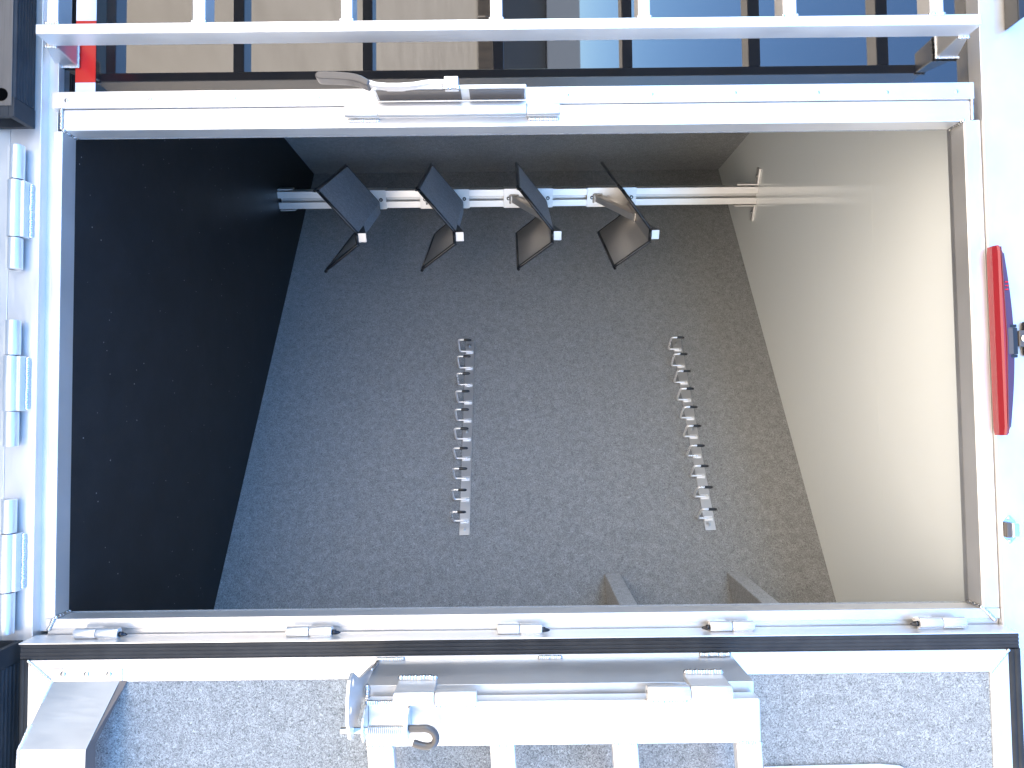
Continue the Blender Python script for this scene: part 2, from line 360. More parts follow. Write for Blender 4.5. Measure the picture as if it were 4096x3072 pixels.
MB().tube([(q.x, -.1167, q.z), (q.x, -.1145, q.z)], .0132, 24).build('bolt_hole', HOLE, bm_)
xe = at(60, 2592, -.1).x
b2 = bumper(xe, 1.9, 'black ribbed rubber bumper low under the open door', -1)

# ------------------------------------------------------------------ ramp hinges along the bottom edge
HYa, HZ0 = -.070, None
for gi, (segs, lab) in enumerate((
        (((583, 720), (722, 950), (952, 1078)), 'three-knuckle ramp hinge at the low edge, nearest the window'),
        (((1281, 1421), (1423, 1645), (1647, 1786)), 'three-knuckle ramp hinge at the low edge, middle of three'),
        (((1996, 2132), (2134, 2368), (2370, 2536)), 'three-knuckle ramp hinge at the low edge, nearest the open door'))):
    cx = at(60, (segs[0][0]+segs[-1][1])/2, HYa)
    h = thing('ramp_hinge', (cx.x, -.06, -.09), lab, 'hinge', 'ramp hinges')
    for k, (v0, v1) in enumerate(segs):
        x0, x1 = at(50, v0+1, HYa).x, at(50, v1-1, HYa).x
        zc = at(72-.0235*((v0+v1)/2-650)*1.0 + (-4 if k == 1 else 0), (v0+v1)/2, HYa).z - .001
        MB().tube([(x0, HYa, zc), (x1, HYa, zc)], .0135 if k != 1 else .0142, 26).build('knuckle', ALUX, h, bevel=.0008)
        if k == 1:
            MB().box(x0, x1, HYa-.004, -.0525, zc+.003, zc+.020).build('leaf', ALUX, h, bevel=.001)
            MB().bead((x0+.006, -.055, zc+.022), (x1-.006, -.055, zc+.022), .0055).build('weld_bead', WELD, h)
        else:
            MB().box(x0, x1, HYa-.004, -.0525, zc-.020, zc-.003).build('leaf', ALUX, h, bevel=.001)
            MB().bead((x0+.006, -.056, zc-.022), (x1-.006, -.056, zc-.022), .0055).build('weld_bead', WELD, h)

# ------------------------------------------------------------------ open door at the right
DY = -.090
DX0 = at(2048, 2552, DY).x
DX1 = 2.10
d = thing('storage_door', (DX0, -.06, 0), 'storage door folded fully open, black seal around a grey carpeted panel', 'door')
ZD0, ZD1 = -.0385, 1.9405
MB().box(DX0, DX1, -.0765, -.044, ZD0, ZD1).build('skin', ALU, d, bevel=.001)
# thin flange that shows as a bright line along the edge
mb = MB(); mb.box(DX0-.0015, DX0+.001, -.094, -.044, ZD0, ZD1); mb.build('edge_flange', ALU, d, bevel=.0005)
mb = MB().box(DX0+.0015, DX0+.14, -.094, -.077, ZD0-.0018, ZD0+.0005)
# ribbed seal
gx0, gx1 = DX0+.0018, DX0+.032
def ribs(mb, a0, a1, lo, hi, axis, n=4):
    ww = (a1-a0)/n
    for i in range(n):
        c_ = a0+ww*(i+.5); off = 0
        P_ = [(c_, DY+.004-(.0022 if i in (1, 2) else 0), lo), (c_, DY+.004-(.0022 if i in (1, 2) else 0), hi)] if axis == 'x' else [(lo, DY+.004, c_), (hi, DY+.004, c_)]
        mb.tube([Vector(q_)+Vector((0, .002, 0)) for q_ in P_], ww*.85, 16)
pf = [(gx0, -.077)]; nr = 4; wr = (gx1-gx0)/nr
for i in range(nr): pf += [(gx0+wr*(i+.04), -.0884), (gx0+wr*(i+.28), -.0896), (gx0+wr*(i+.72), -.0896), (gx0+wr*(i+.96), -.0884)]
pf.append((gx1, -.077))
mb = MB().prism([(x, y, ZD0+.001) for x, y in pf], (0, 0, ZD1-ZD0-.002))
mb.build('seal', RUBBER, d)
mb = MB(); ribs(mb, ZD0+.001, ZD0+.0165, gx1, DX1, 'z', 2); mb.box(gx1, DX1, -.084, -.077, ZD0+.001, ZD0+.017); mb.build('seal', RUBBER, d)
mb = MB(); ribs(mb, ZD1-.023, ZD1-.001, gx1, DX1, 'z', 2); mb.box(gx1, DX1, -.084, -.077, ZD1-.023, ZD1-.001); mb.build('seal', RUBBER, d)
# mitred inner frame
fa, fb = gx1+.0008, .0; FX0 = gx1+.0008; FX1 = FX0+.043; FZ0, FZ1 = ZD0+.0178, ZD1-.0238; CZ0, CZ1 = .0295, 1.8795
MB().hexa([(FX0, DY-.001, FZ0), (FX0, DY-.001, FZ1), (FX1, DY-.001, CZ1), (FX1, DY-.001, CZ0)], [(FX0, -.0768, FZ0), (FX0, -.0768, FZ1), (FX1, -.0768, CZ1), (FX1, -.0768, CZ0)]).build('frame_rail', ALU, d, bevel=.0008)
MB().hexa([(FX0+.001, DY-.001, FZ0), (FX1+.001, DY-.001, CZ0), (DX1, DY-.001, CZ0), (DX1, DY-.001, FZ0)], [(FX0+.001, -.0768, FZ0), (FX1+.001, -.0768, CZ0), (DX1, -.0768, CZ0), (DX1, -.0768, FZ0)]).build('frame_rail', ALUX, d, bevel=.0008)
MB().hexa([(FX0+.001, DY-.001, FZ1), (FX1+.001, DY-.001, CZ1), (DX1, DY-.001, CZ1), (DX1, DY-.001, FZ1)], [(FX0+.001, -.0768, FZ1), (FX1+.001, -.0768, CZ1), (DX1, -.0768, CZ1), (DX1, -.0768, FZ1)]).build('frame_rail', ALUX, d, bevel=.0008)
MB().bead((FX0+.001, DY-.002, FZ0+.001), (FX1, DY-.002, CZ0), .0032).build('weld_bead', WELD, d)
MB().bead((FX0+.001, DY-.002, FZ1-.001), (FX1, DY-.002, CZ1), .0032).build('weld_bead', WELD, d)
MB().box(FX1-.001, DX1, -.0885, -.0768, CZ0, CZ1).build('carpet_panel', CARPET_DOOR, d)
# plate with a rounded corner at the picture's edge
qa, qb = at(3055, 3066, DY-.003), at(3640, 3066, DY-.003)
pts = [(qa.x, DY-.005, qa.z), (qa.x-.003, DY-.005, qb.z-.06), (qa.x+.001, DY-.005, qb.z-.02), (qa.x+.012, DY-.005, qb.z), (qa.x+.2, DY-.005, qb.z+.01), (qa.x+.2, DY-.005, qa.z)]
MB().prism(pts, (0, .004, 0)).build('latch_plate', ALU, d, bevel=.001)

# ------------------------------------------------------------------ five butt hinges of the door
labels = ['lowest door hinge, pin tip pointing up, beside the riveted bin', 'second door hinge up, above the bin and below the folding rack', 'middle door hinge, above the folding rack centre',
          'fourth door hinge up, pin tip pointing down', 'topmost door hinge, near the red light bar corner']
for i, (u0, u1, v, pin) in enumerate(((302, 478, 2533, 1), (1148, 1330, 2525, 1), (1990, 2168, 2515, 1), (2838, 3014, 2504, -1), (3672, 3858, 2489, -1))):
    HY = -.068; c0, c1 = at(u0, v, HY), at(u1, v, HY); xm = (c0.x+c1.x)/2; zm = (c0.z+c1.z)/2
    h = bpy.data.objects.new('hinge', None); COL.objects.link(h); h.empty_display_size = .02; h.parent = d; h.location = Vector((xm, -.04, zm))-Vector(d.location); h['label'] = labels[i]
    MB().tube([(xm, HY, c0.z), (xm, HY, zm-.0006)], .0103, 24).build('knuckle', ALU, h, bevel=.001)
    MB().tube([(xm, HY, zm+.0006), (xm, HY, c1.z)], .0103, 24).build('knuckle', ALU, h, bevel=.001)
    MB().box(xm+.002, DX0-.0018, HY-.001, HY+.004, c0.z, c1.z).build('leaf', ALU, h, bevel=.0006)
    MB().box(xm-.004, xm+.004, HY+.004, -.0385, c0.z+.004, zm-.004).build('leaf', ALU, h, bevel=.0006)
    zz = c1.z if pin > 0 else c0.z
    MB().tube([(xm+.002, HY, zz), (xm+.002, HY, zz+pin*.006), (xm+.003, HY, zz+pin*.0062), (xm+.003, HY, zz+pin*.012), (xm+.003, HY, zz+pin*.016)], .004, 12, r2=[.005, .005, .0042, .003, .001]).build('pin', DARKBOLT, h)
    MB().bead((xm+.009, HY-.004, (zm if pin > 0 or i > 2 else zm)+.004), (xm+.009, HY-.004, c1.z-.004), .0022).build('weld_bead', WELD, h)

# ------------------------------------------------------------------ sloping bin riveted to the door
f0, f1 = at(207, 2675, DY-.003), at(487, 2724, DY-.003)
PY = -.185
s1a, s1b = at(75, 3000, PY), at(342, 3000, PY)
bn = thing('door_bin', (f0.x, DY, (f0.z+f1.z)/2), 'folded aluminium bin held by three rivets low on the open door', 'bin')
MB().box(f0.x, f1.x, DY-.0035, DY-.0012, f0.z, f1.z).build('flange', MILL, bn, bevel=.0005)
for u in (252, 346, 436):
    q = at(u, 2697, DY-.004); MB().ball((q.x, DY-.0035, q.z), .0058, (1, .5, 1), 12).build('rivet', BOLT, bn)
t2 = at(466, 2724, DY-.003)
za0, za1 = f0.z, t2.z
def sheet(a, b_, th=.0022):
    a = [Vector(p_) for p_ in a]; nrm = (a[1]-a[0]).cross(a[2]-a[0]).normalized()*th
    return MB().hexa(a, [p_+nrm for p_ in a])
P0, P1 = Vector((f1.x, DY-.0035, za0)), Vector((f1.x, DY-.0035, za1+.006))
Q0, Q1 = Vector((s1a.x, PY, s1a.z)), Vector((s1b.x, PY, s1b.z))
sheet([P0, P1, Q1, Q0], None).build('slope', MILL, bn, bevel=.0005)
R0, R1 = Q0+Vector((.3, -.004, -.004)), Q1+Vector((.3, -.004, -.002))
sheet([Q0, Q1, R1, R0], None).build('front', ALU, bn, bevel=.0005)
lp = Vector((0, .026, .003))
sheet([P1, P1+Vector((0, .003, .014)), Q1+lp, Q1], None).build('lip', LIPM, bn, bevel=.0004)
sheet([Q1+Vector((.0005, 0, 0)), Q1+lp+Vector((.0005, 0, 0)), R1+lp, R1], None).build('lip', LIPM, bn, bevel=.0004)
MB().bead(P0, P0.lerp(Q0, .30), .003).build('sealant', SEAL, bn); mb = MB().bead(P0.lerp(Q0, .66), Q0, .0032); mb.bead(Q0, Q0.lerp(R0, .3), .0032); mb.build('sealant', SEAL, bn)

# ------------------------------------------------------------------ folding rack on the door
rk = thing('folding_rack', (1.13, DY, .95), 'wide white folding rack with four uprights, hinged to the middle of the open door', 'rack')
BY = -.210
a0, a1 = at(1510, 2645, DY-.002), at(2922, 2622, DY-.002)
xb0 = (at(1500, 2750, BY).x+at(2900, 2722, BY).x)/2-.001
zl, zr = at(1462, 2745, BY).z, at(3014, 2712, BY).z
xa = (a0.x+a1.x)/2
xb1 = xb0+.0235
pr = [(xa, DY-.0015), (xb0, BY), (xb1, BY), (xb1, BY+.003), (xb0+.0025, BY+.003), (xa+.004, DY-.0015)]
MB().prism([(x, y, zl) for x, y in pr], (0, 0, zr-zl)).build('bracket', MILL, rk, bevel=.0008)
for u0, u1 in ((1510, 1612), (2160, 2240), (2805, 2915)):
    MB().bead(at(u0, 2638 if u0 < 2000 else (2630 if u0 < 2500 else 2618), DY-.003), at(u1, 2636 if u0 < 2000 else (2629 if u0 < 2500 else 2617), DY-.003), .0045).build('weld_bead', WELD, rk)
# swinging frame: head rail
RY = -.250; rt = .032
x0 = (at(1700, 2818, RY).x+at(2800, 2790, RY).x)/2
x1 = (at(1700, 2995, RY).x+at(2800, 2968, RY).x)/2
zL, zR = at(1462, 2900, RY).z, at(3044, 2880, RY).z
MB().box(x0, x1, RY, RY+rt, zL, zR).build('head_rail', ALU, rk, bevel=.004, seg=3)
for u0, u1 in ((1471, 1578), (1964, 2063), (2455, 2557), (2952, 3053)):
    za_, zb_ = at(u0-4, 3000, RY).z, at(u1-4, 3000, RY).z; X2 = x1+.45; sl = .09*.45*.6
    MB().hexa([(x1+.0006, RY+.0015, za_), (x1+.0006, RY+.0015, zb_), (X2, RY+.0015, zb_+sl), (X2, RY+.0015, za_+sl)],
              [(x1+.0006, RY+.024, za_), (x1+.0006, RY+.024, zb_), (X2, RY+.024, zb_+sl), (X2, RY+.024, za_+sl)]).build('upright', ALU, rk, bevel=.0025)
    MB().bead((x1+.0005, RY-.0002, za_+.003), (x1+.0005, RY-.0002, zb_-.003), .0036, sag=(1, .5, 1)).build('weld_bead', WELD, rk)
# its two hinges
for pairs in (((1575, 1739, 2791), (1741, 1908, 2791)), ((2587, 2758, 2771), (2760, 2925, 2767))):
    KY = -.262
    hx = at(pairs[0][1], (pairs[0][2]+pairs[1][2])/2, KY).x
    hh = MB()
    hz = at(pairs[0][1], 2790, KY).z
    hg = MB().tube([(hx, KY, at(pairs[0][0], 2790, KY).z), (hx, KY, at(pairs[1][1], 2790, KY).z)], .0045, 12).build('hinge', STEEL, rk)
    for j, (u0, u1, v) in enumerate(pairs):
        z0, z1 = at(u0, v, KY).z, at(u1, v, KY).z
        MB().tube([(hx, KY, z0), (hx, KY, z1)], .0128, 26).build('knuckle', ALU, hg, bevel=.0015)
        up = (j == 0) if pairs[0][0] < 2000 else (j == 1)
        if up:
            MB().box(hx-.0125, hx-.004, KY, BY-.0005, z0+.001, z1-.001).build('leaf', ALU, hg, bevel=.001)
            MB().bead((hx-.016, BY-.004, z0+.005), (hx-.016, BY-.004, z1-.004), .0056).build('weld_bead', WELD, hg)
        else:
            MB().box(hx+.004, hx+.0125, KY, RY-.0005+.004, z0+.001, z1-.001).build('leaf', ALU, hg, bevel=.001)
            MB().bead((hx+.017, RY-.002, z0+.006), (hx+.017, RY-.002, z1-.006), .0055).build('weld_bead', WELD, hg)
# end plate with two holes, across the low end of the bracket
zp = at(1507, 2645, DY).z-.0045
def xz(v, u, y): return at(u, v, y).x
out = [(xz(2645, 1507, DY), DY-.002), (xz(2672, 1450, -.19), -.24), (xz(2694, 1412, -.295), -.29), (xz(2720, 1403, -.31), -.312), (xz(2816, 1392, -.33), -.327), (xz(2900, 1395, -.33), -.325), (xz(2957, 1401, -.31), -.31),
       (xz(2962, 1410, -.30), -.296), (xz(2907, 1430, -.27), -.272), (xz(2790, 1470, -.21), -.215), (xz(2790, 1470, -.21), -.19), (xz(2700, 1480, DY), DY-.002)]
bm2 = bmesh.new(); edges = []
def loop(pts2):
    vs = [bm2.verts.new((x, y, zp)) for x, y in pts2]
    for i in range(len(vs)): edges.append(bm2.edges.new((vs[i], vs[(i+1) % len(vs)])))
loop(out)
for hv, hy in ((2731, -.293), (2842, -.31)):
    hx_ = at(1410, hv, hy).x
    loop([(hx_+.0062*math.cos(a_), hy+.0062*math.sin(a_)) for a_ in [i*math.pi/7 for i in range(14)]])
bmesh.ops.triangle_fill(bm2, use_beauty=True, use_dissolve=False, edges=edges)
r_ = bmesh.ops.extrude_face_region(bm2, geom=bm2.faces[:])
for v_ in [g_ for g_ in r_['geom'] if isinstance(g_, bmesh.types.BMVert)]: v_.co.z += .005
mb = MB(); mb.bm.free(); mb.bm = bm2; mb.build('end_plate', ALU, rk)
MB().bead((xb0+.001, BY-.003, zl+.004), (xb1-.001, BY-.003, zl+.004), .005).build('weld_bead', WELD, rk)
MB().bead((xa+.001, DY-.004, zl+.002), (xb0-.012, BY+.045, zl+.002), .0035).build('weld_bead', WELD, rk)

# spring pin latch on the rack
PX = (at(1400, 2921, -.285).x+at(1600, 2920, -.285).x)/2; PYY = -.285
sp_ = thing('spring_latch', (PX, RY, at(1540, 2920, RY).z), 'spring loaded pull pin with a dark hooked end in a U bracket on the rack', 'spring latch')
zA, zB, zC_, zD = (at(u, 2920, PYY).z for u in (1363, 1455, 1628, 1636))
MB().tube([(PX, PYY, zA), (PX, PYY, zD)], .0055, 20).build('pin', STEEL, sp_, bevel=.0006)
ex0, ex1 = PX-.030, PX+.018
for ze in (zB-.002, zC_-.001):
    pts = [(ex0, RY-.001, ze), (ex0, PYY+.01, ze), (ex0+.008, PYY-.006, ze), (PX-.008, PYY-.013, ze), (PX+.006, PYY-.013, ze), (ex1, PYY-.004, ze), (ex1, RY-.001, ze)]
    MB().prism(pts, (0, 0, .0035)).build('ear', ALU, sp_, bevel=.0006)
MB().box(ex0, ex1, RY-.0045, RY-.001, zB+.002, zC_-.002).build('base_plate', ALU, sp_, bevel=.0006)
MB().bead((ex0-.002, RY-.003, zB), (ex0-.002, RY-.003, zC_+.002), .0045).build('weld_bead', WELD, sp_)
coil = []; z_a, z_b = at(1470, 2920, PYY).z, at(1612, 2920, PYY).z; turns = 18
for i in range(turns*14+1):
    t = i/(turns*14); a_ = t*turns*2*math.pi
    coil.append((PX+.0078*math.cos(a_), PYY+.0078*math.sin(a_), z_a+(z_b-z_a)*t))
MB().tube(coil, .00125, 6).build('spring', STEEL, sp_, smooth=True)
hk = [(1634, 2915), (1680, 2914), (1706, 2914), (1725, 2921), (1738, 2934), (1744, 2950), (1741, 2966), (1731, 2979), (1714, 2985), (1695, 2984), (1675, 2979), (1652, 2971)]
def smoothpath(pts, k=5):
    out_ = []
    for i in range(len(pts)-1):
        p0 = pts[max(i-1, 0)]; p1 = pts[i]; p2 = pts[i+1]; p3 = pts[min(i+2, len(pts)-1)]
        for j in range(k):
            t = j/k; out_.append(.5*((2*p1)+(p2-p0)*t+(2*p0-5*p1+4*p2-p3)*t*t+(3*p1-p0-3*p2+p3)*t**3))
    out_.append(pts[-1]); return out_
HP = smoothpath([at(u, v, PYY) for u, v in hk])
MB().tube(HP, .0063, 18).build('hook_grip', GRIP, sp_, bevel=.0012)

# ------------------------------------------------------------------ red light bar and small lamp over the door
LBY = -.078
tl, ml, bl = at(3983, 978, LBY), at(3989, 1340, LBY), at(4016, 1742, LBY)
lb = thing('light_bar', ((tl.x+bl.x)/2, -.05, tl.z), 'long slim red light bar mounted above the door opening', 'light')
X_0, X_1 = tl.x, bl.x; nS = 24; lens = MB(); rings = []
zb = tl.z-.0005
for i in range(nS+1):
    t = i/nS; x = X_0+(X_1-X_0)*t; hgt = .024+.018*math.sin(math.pi*t)
    en = min(1, min(t, 1-t)*nS/.9); en = .82+.18*en
    z1 = zb+hgt
    sec = [(-.0505, zb), (-.066, zb+.0008), (-.0765, zb+.005), (-.079, zb+.009), (-.078, zb+hgt*.34), (-.073, zb+hgt*.40), (-.067, zb+hgt*.88), (-.062, z1-.001), (-.0505, z1)]
    zm_ = zb+hgt/2
    rings.append([lens._v((x, -.0505+(y+.0505)*en, zm_+(z-zm_)*en)) for y, z in sec])
for i in range(nS):
    for k in range(len(rings[0])):
        k2 = (k+1) % len(rings[0]); f = lens.bm.faces.new((rings[i][k], rings[i][k2], rings[i+1][k2], rings[i+1][k]))
lens.bm.faces.new(rings[0]); lens.bm.faces.new(rings[-1][::-1])
lens.build('lens', REDLENS, lb, bevel=.002, seg=3)
# dark violet panel: sky reflection painted onto the upper half of the lens
mb = MB(); rows = []
for i in range(1, nS):
    t = i/nS; x = X_0+(X_1-X_0)*t; hgt = .024+.018*math.sin(math.pi*t)
    rows.append([mb._v((x, -.0772, zb+hgt*.38)), mb._v((x, -.0700, zb+hgt*.86)), mb._v((x, -.064, zb+hgt*.86)), mb._v((x, -.064, zb+hgt*.38))])
for r0_, r1_ in zip(rows, rows[1:]):
    for k in range(4): mb.bm.faces.new((r0_[k], r0_[(k+1) % 4], r1_[(k+1) % 4], r1_[k]))
mb.bm.faces.new(rows[0]); mb.bm.faces.new(rows[-1][::-1]); mb.build('sky_sheen', VIOLET, lb)
mb = MB(); mb.tube([(X_0+.004, -.0785, zb+.0105), ((X_0+X_1)/2, -.0785, zb+.0155), (X_1-.004, -.0785, zb+.0105)], .0011, 8); mb.build('inner_line', DARKRED, lb)
# LED rows and centre socket
for vc in (1128, 1585):
    for j in range(3):
        for du in (0, 1):
            q = at(4020+du*8, vc+j*15, -.074); MB().box(q.x-.0012, q.x+.0012, -.0765, -.072, q.z-.0015, q.z+.0015).build('led', REDLENS2, lb)
q = at(4042, 1364, -.072)
mb = MB(); mb.box(q.x-.034, q.x-.028, -.0735, -.055, q.z-.010, q.z+.013); mb.box(q.x+.028, q.x+.034, -.0735, -.055, q.z-.010, q.z+.013); mb.box(q.x-.0275, q.x+.0275, -.0735, -.055, q.z+.004, q.z+.014)
mb.build('socket', BLACKP, lb, bevel=.001)
MB().box(q.x-.0272, q.x+.0272, -.0755, -.060, q.z-.008, q.z+.0035).build('core', GRIP, lb, bevel=.001)
q = at(4084, 1355, -.06)
cn = thing('hook_fastener', (q.x, -.05, q.z), 'dark bolted fastener beside the middle of the red light bar', 'fastener')
MB().box(q.x-.017, q.x+.017, -.068, -.0505, q.z-.010, q.z+.03).build('clamp', GRIP, cn, bevel=.003)
MB().box(q.x-.036, q.x+.036, -.060, -.0505, q.z+.007, q.z+.04).build('base', BLACKP, cn, bevel=.004)
MB().ball((q.x, -.070, q.z-.001), .007, (1, .6, 1), 14).build('screw', CHROME, cn)

l0, l1 = at(4008, 2062, -.054), at(4068, 2174, -.054)
sl_ = thing('marker_lamp', ((l0.x+l1.x)/2, -.05, (l0.z+l1.z)/2), 'small chrome courtesy lamp with pointed mounting ears above the door', 'lamp')
xm, zm = (l0.x+l1.x)/2, (l0.z+l1.z)/2; hw = (l1.x-l0.x)/2; hh_ = (l1.z-l0.z)/2
pts = [(xm-hw, -.0505, zm-.003), (xm-hw, -.0505, zm+.003), (xm-hw+.012, -.0505, zm+hh_), (xm+hw-.012, -.0505, zm+hh_), (xm+hw, -.0505, zm+.003), (xm+hw, -.0505, zm-.003), (xm+hw-.012, -.0505, zm-hh_), (xm-hw+.012, -.0505, zm-hh_)]
MB().prism(pts, (0, -.003, 0)).build('base', CHROME, sl_, bevel=.001)
MB().box(xm-hw+.014, xm+hw-.014, -.066, -.0538, zm-.002, zm+hh_-.0005).build('hood', CHROME, sl_, bevel=.004, seg=4)
MB().box(xm-hw+.013, xm+hw-.013, -.063, -.0538, zm-hh_+.002, zm-.0005).build('lens', GRIP, sl_, bevel=.002)
for x in (xm-hw+.006, xm+hw-.006): MB().ball((x, -.0545, zm), .0036, (1, .5, 1), 10).build('screw', WELD, sl_)
q = at(4080, 40, -.09)
cl = thing('corner_lamp', (q.x, -.05, q.z), 'dark angled lamp at the far top corner of the frame', 'lamp')
MB().prism([(q.x-.08, -.0505, q.z-.004), (q.x+.022, -.0505, q.z-.004), (q.x+.012, -.0505, q.z+.012), (q.x-.08, -.0505, q.z+.07)], (0, -.04, 0)).build('body', BLACKP, cl, bevel=.002)

# ------------------------------------------------------------------ slotted post inside
PF = Vector((-.2625, 1.281, 0)); PANG = math.radians(29.5)
pr_, rr_ = Vector((math.cos(PANG), math.sin(PANG), 0)), Vector((math.sin(PANG), -math.cos(PANG), 0))
ROT = Matrix((( pr_.x, -rr_.x, 0), (pr_.y, -rr_.y, 0), (0, 0, 1)))      # local x = along p, local y = away from the viewer
ROT3 = Matrix(((pr_.x, -rr_.x, 0), (pr_.y, -rr_.y, 0), (0, 0, 1)))
po = thing('slotted_post', PF, 'floor to ceiling slotted aluminium post carrying the four saddle racks', 'post', rot=ROT3)
h = .0345; s2 = .0088
mb = MB(); z0, z1 = .0, ZC-.0006
mb.box(-h, -s2, 0, .006, z0, z1); mb.box(s2, h, 0, .006, z0, z1); mb.box(-h, -h+.004, .0062, .045, z0, z1); mb.box(h-.004, h, .0062, .045, z0, z1)
mb.box(-h+.0042, h-.0042, .040, .045, z0, z1)
mb.build('extrusion', EXTR, po, local=True, bevel=.0006)
MB().box(-.022, .022, .024, .028, .012, z1).build('web', MILL, po, local=True)
for sx in (-1, 1):
    mb = MB(); x = sx*(h+.0005)
    a_, b_ = sorted((x+sx*.005, x+sx*.010)); mb.box(a_, b_, .004, .036, ZC-.088, ZC-.0005); c_, d_ = sorted((x+sx*.0102, x+sx*.070)); mb.box(c_, d_, .004, .036, ZC-.0075, ZC-.0005)
    br = mb.build('angle_bracket', EXTR, po, local=True, bevel=.001)
    MB().tube([(x+sx*.038, .021, ZC-.0057), (x+sx*.038, .021, ZC-.012)], .0075, 6).build('bolt', BOLT, br, local=True)
    a_, b_ = sorted((x+sx*.004, x+sx*.009)); MB().box(a_, b_, .006, .040, .001, .062).build('foot_bracket', EXTR, po, local=True, bevel=.001)

# ------------------------------------------------------------------ saddle racks (local: x along p, y away, z up; origin on the post face, at ridge height)
def make_rack():
    r = thing('saddle_rack', PF, '', 'saddle rack', 'saddle racks on the post', rot=ROT3)
    r.location.z = 0
    # clamp sleeve around the post
    mb = MB(); zs0, zs1 = -.170, .030; e = h+.0008
    mb.box(-e-.003, e+.003, -.0042, -.0008, zs0, zs1); mb.box(-e-.003, -e, -.0006, .047, zs0, zs1); mb.box(e, e+.003, -.0006, .047, zs0, zs1)
    sl = mb.build('clamp_sleeve', ALU, r, local=True, bevel=.0006)
    for z in (zs0+.020, zs1-.020):
        MB().tube([(0, -.0043, z), (0, -.0085, z)], .0075, 16).build('screw', DARKBOLT, sl, local=True, bevel=.0008)
        MB().tube([(0, -.0085, z), (0, -.0092, z)], .0030, 6).build('screw_socket', BOLT, sl, local=True)
    # roof shaped saddle plate: section in x-z, swept along y
    yb, yf = -.008, -.478
    XA, XRa, XRb, XB = -.136, .010, .052, .142
    ZO, ZR = -.117, .0
    th = .004
    def roof(mb, dz0, dz1, y0, y1, ins=0.0, split=None):
        sec = [(XA+ins, ZO+ins*.8), (XRa, ZR), (XRb, ZR), (XB-ins, ZO+ins*1.1)]
        for (xa_, za_), (xb_, zb_) in zip(sec, sec[1:]):
            mb.hexa([(xa_, y0, za_+dz0), (xb_, y0, zb_+dz0), (xb_, y0, zb_+dz1), (xa_, y0, za_+dz1)],
                    [(xa_, y1, za_+dz0), (xb_, y1, zb_+dz0), (xb_, y1, zb_+dz1), (xa_, y1, za_+dz1)])
        bmesh.ops.remove_doubles(mb.bm, verts=mb.bm.verts, dist=1e-5)
        # inner shared faces vanish
        seen = {}
        for f in mb.bm.faces: seen.setdefault(tuple(sorted(v.index for v in f.verts)), []).append(f)
        return mb
    def roofbox(dz0, dz1, y0, y1, ins):
        mb = MB(); sec = [(XA+ins, ZO+ins*.8), (XRa, ZR), (XRb, ZR), (XB-ins, ZO+ins*1.1)]
        poly = [(x, y0, z+dz1) for x, z in sec]+[(x, y0, z+dz0) for x, z in sec[::-1]]
        mb.prism(poly, (0, y1-y0, 0)); return mb
    roofbox(-.0035, 0, yb, yf, 0).build('metal_plate', MILL, r, local=True, bevel=.0008)
    roofbox(.0006, .005, yb-.004, yf+.004, .004).build('carpet_top', CARPET, r, local=True, bevel=.001)
    # black edge trim all round
    mb = MB(); R = .0056
    secs = [(XA, ZO), (XRa-.002, ZR+.001), (XRb+.002, ZR+.001), (XB, ZO)]
    ed = [Vector((XA+.010, yf, ZO+.010)), Vector((XRa-.006, yf, ZR-.003)), Vector((XRa, yf, ZR+.0005)), Vector((XRb, yf, ZR+.0005)), Vector((XRb+.005, yf, ZR-.004)), Vector((XB-.010, yf, ZO+.012)), Vector((XB-.002, yf+.004, ZO+.002)), Vector((XB, yf+.014, ZO)), Vector((XB, yb, ZO))]
    mb.tube(smoothpath(ed, 2), R, 10)
    ed = [Vector((XA+.010, yf, ZO+.010)), Vector((XA+.002, yf+.004, ZO+.002)), Vector((XA, yf+.014, ZO)), Vector((XA, yb, ZO))]
    mb.tube(smoothpath(ed, 2), R, 10)
    mb.tube([Vector((XA, yb, ZO)), Vector((XRa, yb, ZR)), Vector((XRb, yb, ZR)), Vector((XB, yb, ZO))], R*.8, 8)
    mb.build('edge_trim', BLACKP, r, local=True)
    # small raised stop at the front of the ridge
    mb = MB(); xm_ = (XRa+XRb)/2
    mb.box(XRa+.004, XRb-.006, yf+.004, yf+.007, .005, .033)
    stp = mb.build('stop', MILL, r, local=True, bevel=.0006)
    for x in (XRa+.004, XRb-.009):
        MB().prism([(x, yf+.0072, .0052), (x, yf+.0072, .0325), (x, yf+.115, .0052)], (.003, 0, 0)).build('gusset', BLACKP, stp, local=True)  # black colour stands for shade on the sides of the metal gussets
    # diagonal brace
    mb = MB(); a_ = Vector((.004, -.006, -.125)); b_ = Vector((xm_, -.215, -.006)); dv = (b_-a_).normalized(); sx = Vector((1, 0, 0)); sx = (sx-dv*sx.dot(dv)).normalized(); uz = dv.cross(sx)
    w_ = .0125
    q_ = [a_+sx*i_*w_+uz*j_*w_ for i_, j_ in ((-1, -1), (1, -1), (1, 1), (-1, 1))]; q2 = [v_+(b_-a_) for v_ in q_]
    mb.hexa(q_, q2); br = mb.build('brace', ALU, r, local=True, bevel=.0012)
    mb = MB(); mb.bead((-.010, -.007, -.143), (.018, -.007, -.143), .0042); mb.bead((-.012, -.007, -.140), (-.012, -.007, -.112), .0042); mb.build('weld_bead', WELD, br, local=True)
    mb = MB(); mb.bead((xm_-.014, -.215, -.008), (xm_+.014, -.215, -.008), .004)
    mb.build('weld_bead', WELD, br, local=True)
    # ridge gusset to the post
    MB().prism([(xm_-.0015, -.005, -.004), (xm_-.0015, -.13, -.005), (xm_-.0015, -.005, -.06)], (.003, 0, 0)).build('gusset', ALU, r, local=True)
    return r
rack = make_rack()
RZ = [.409, .747, 1.086, 1.425]
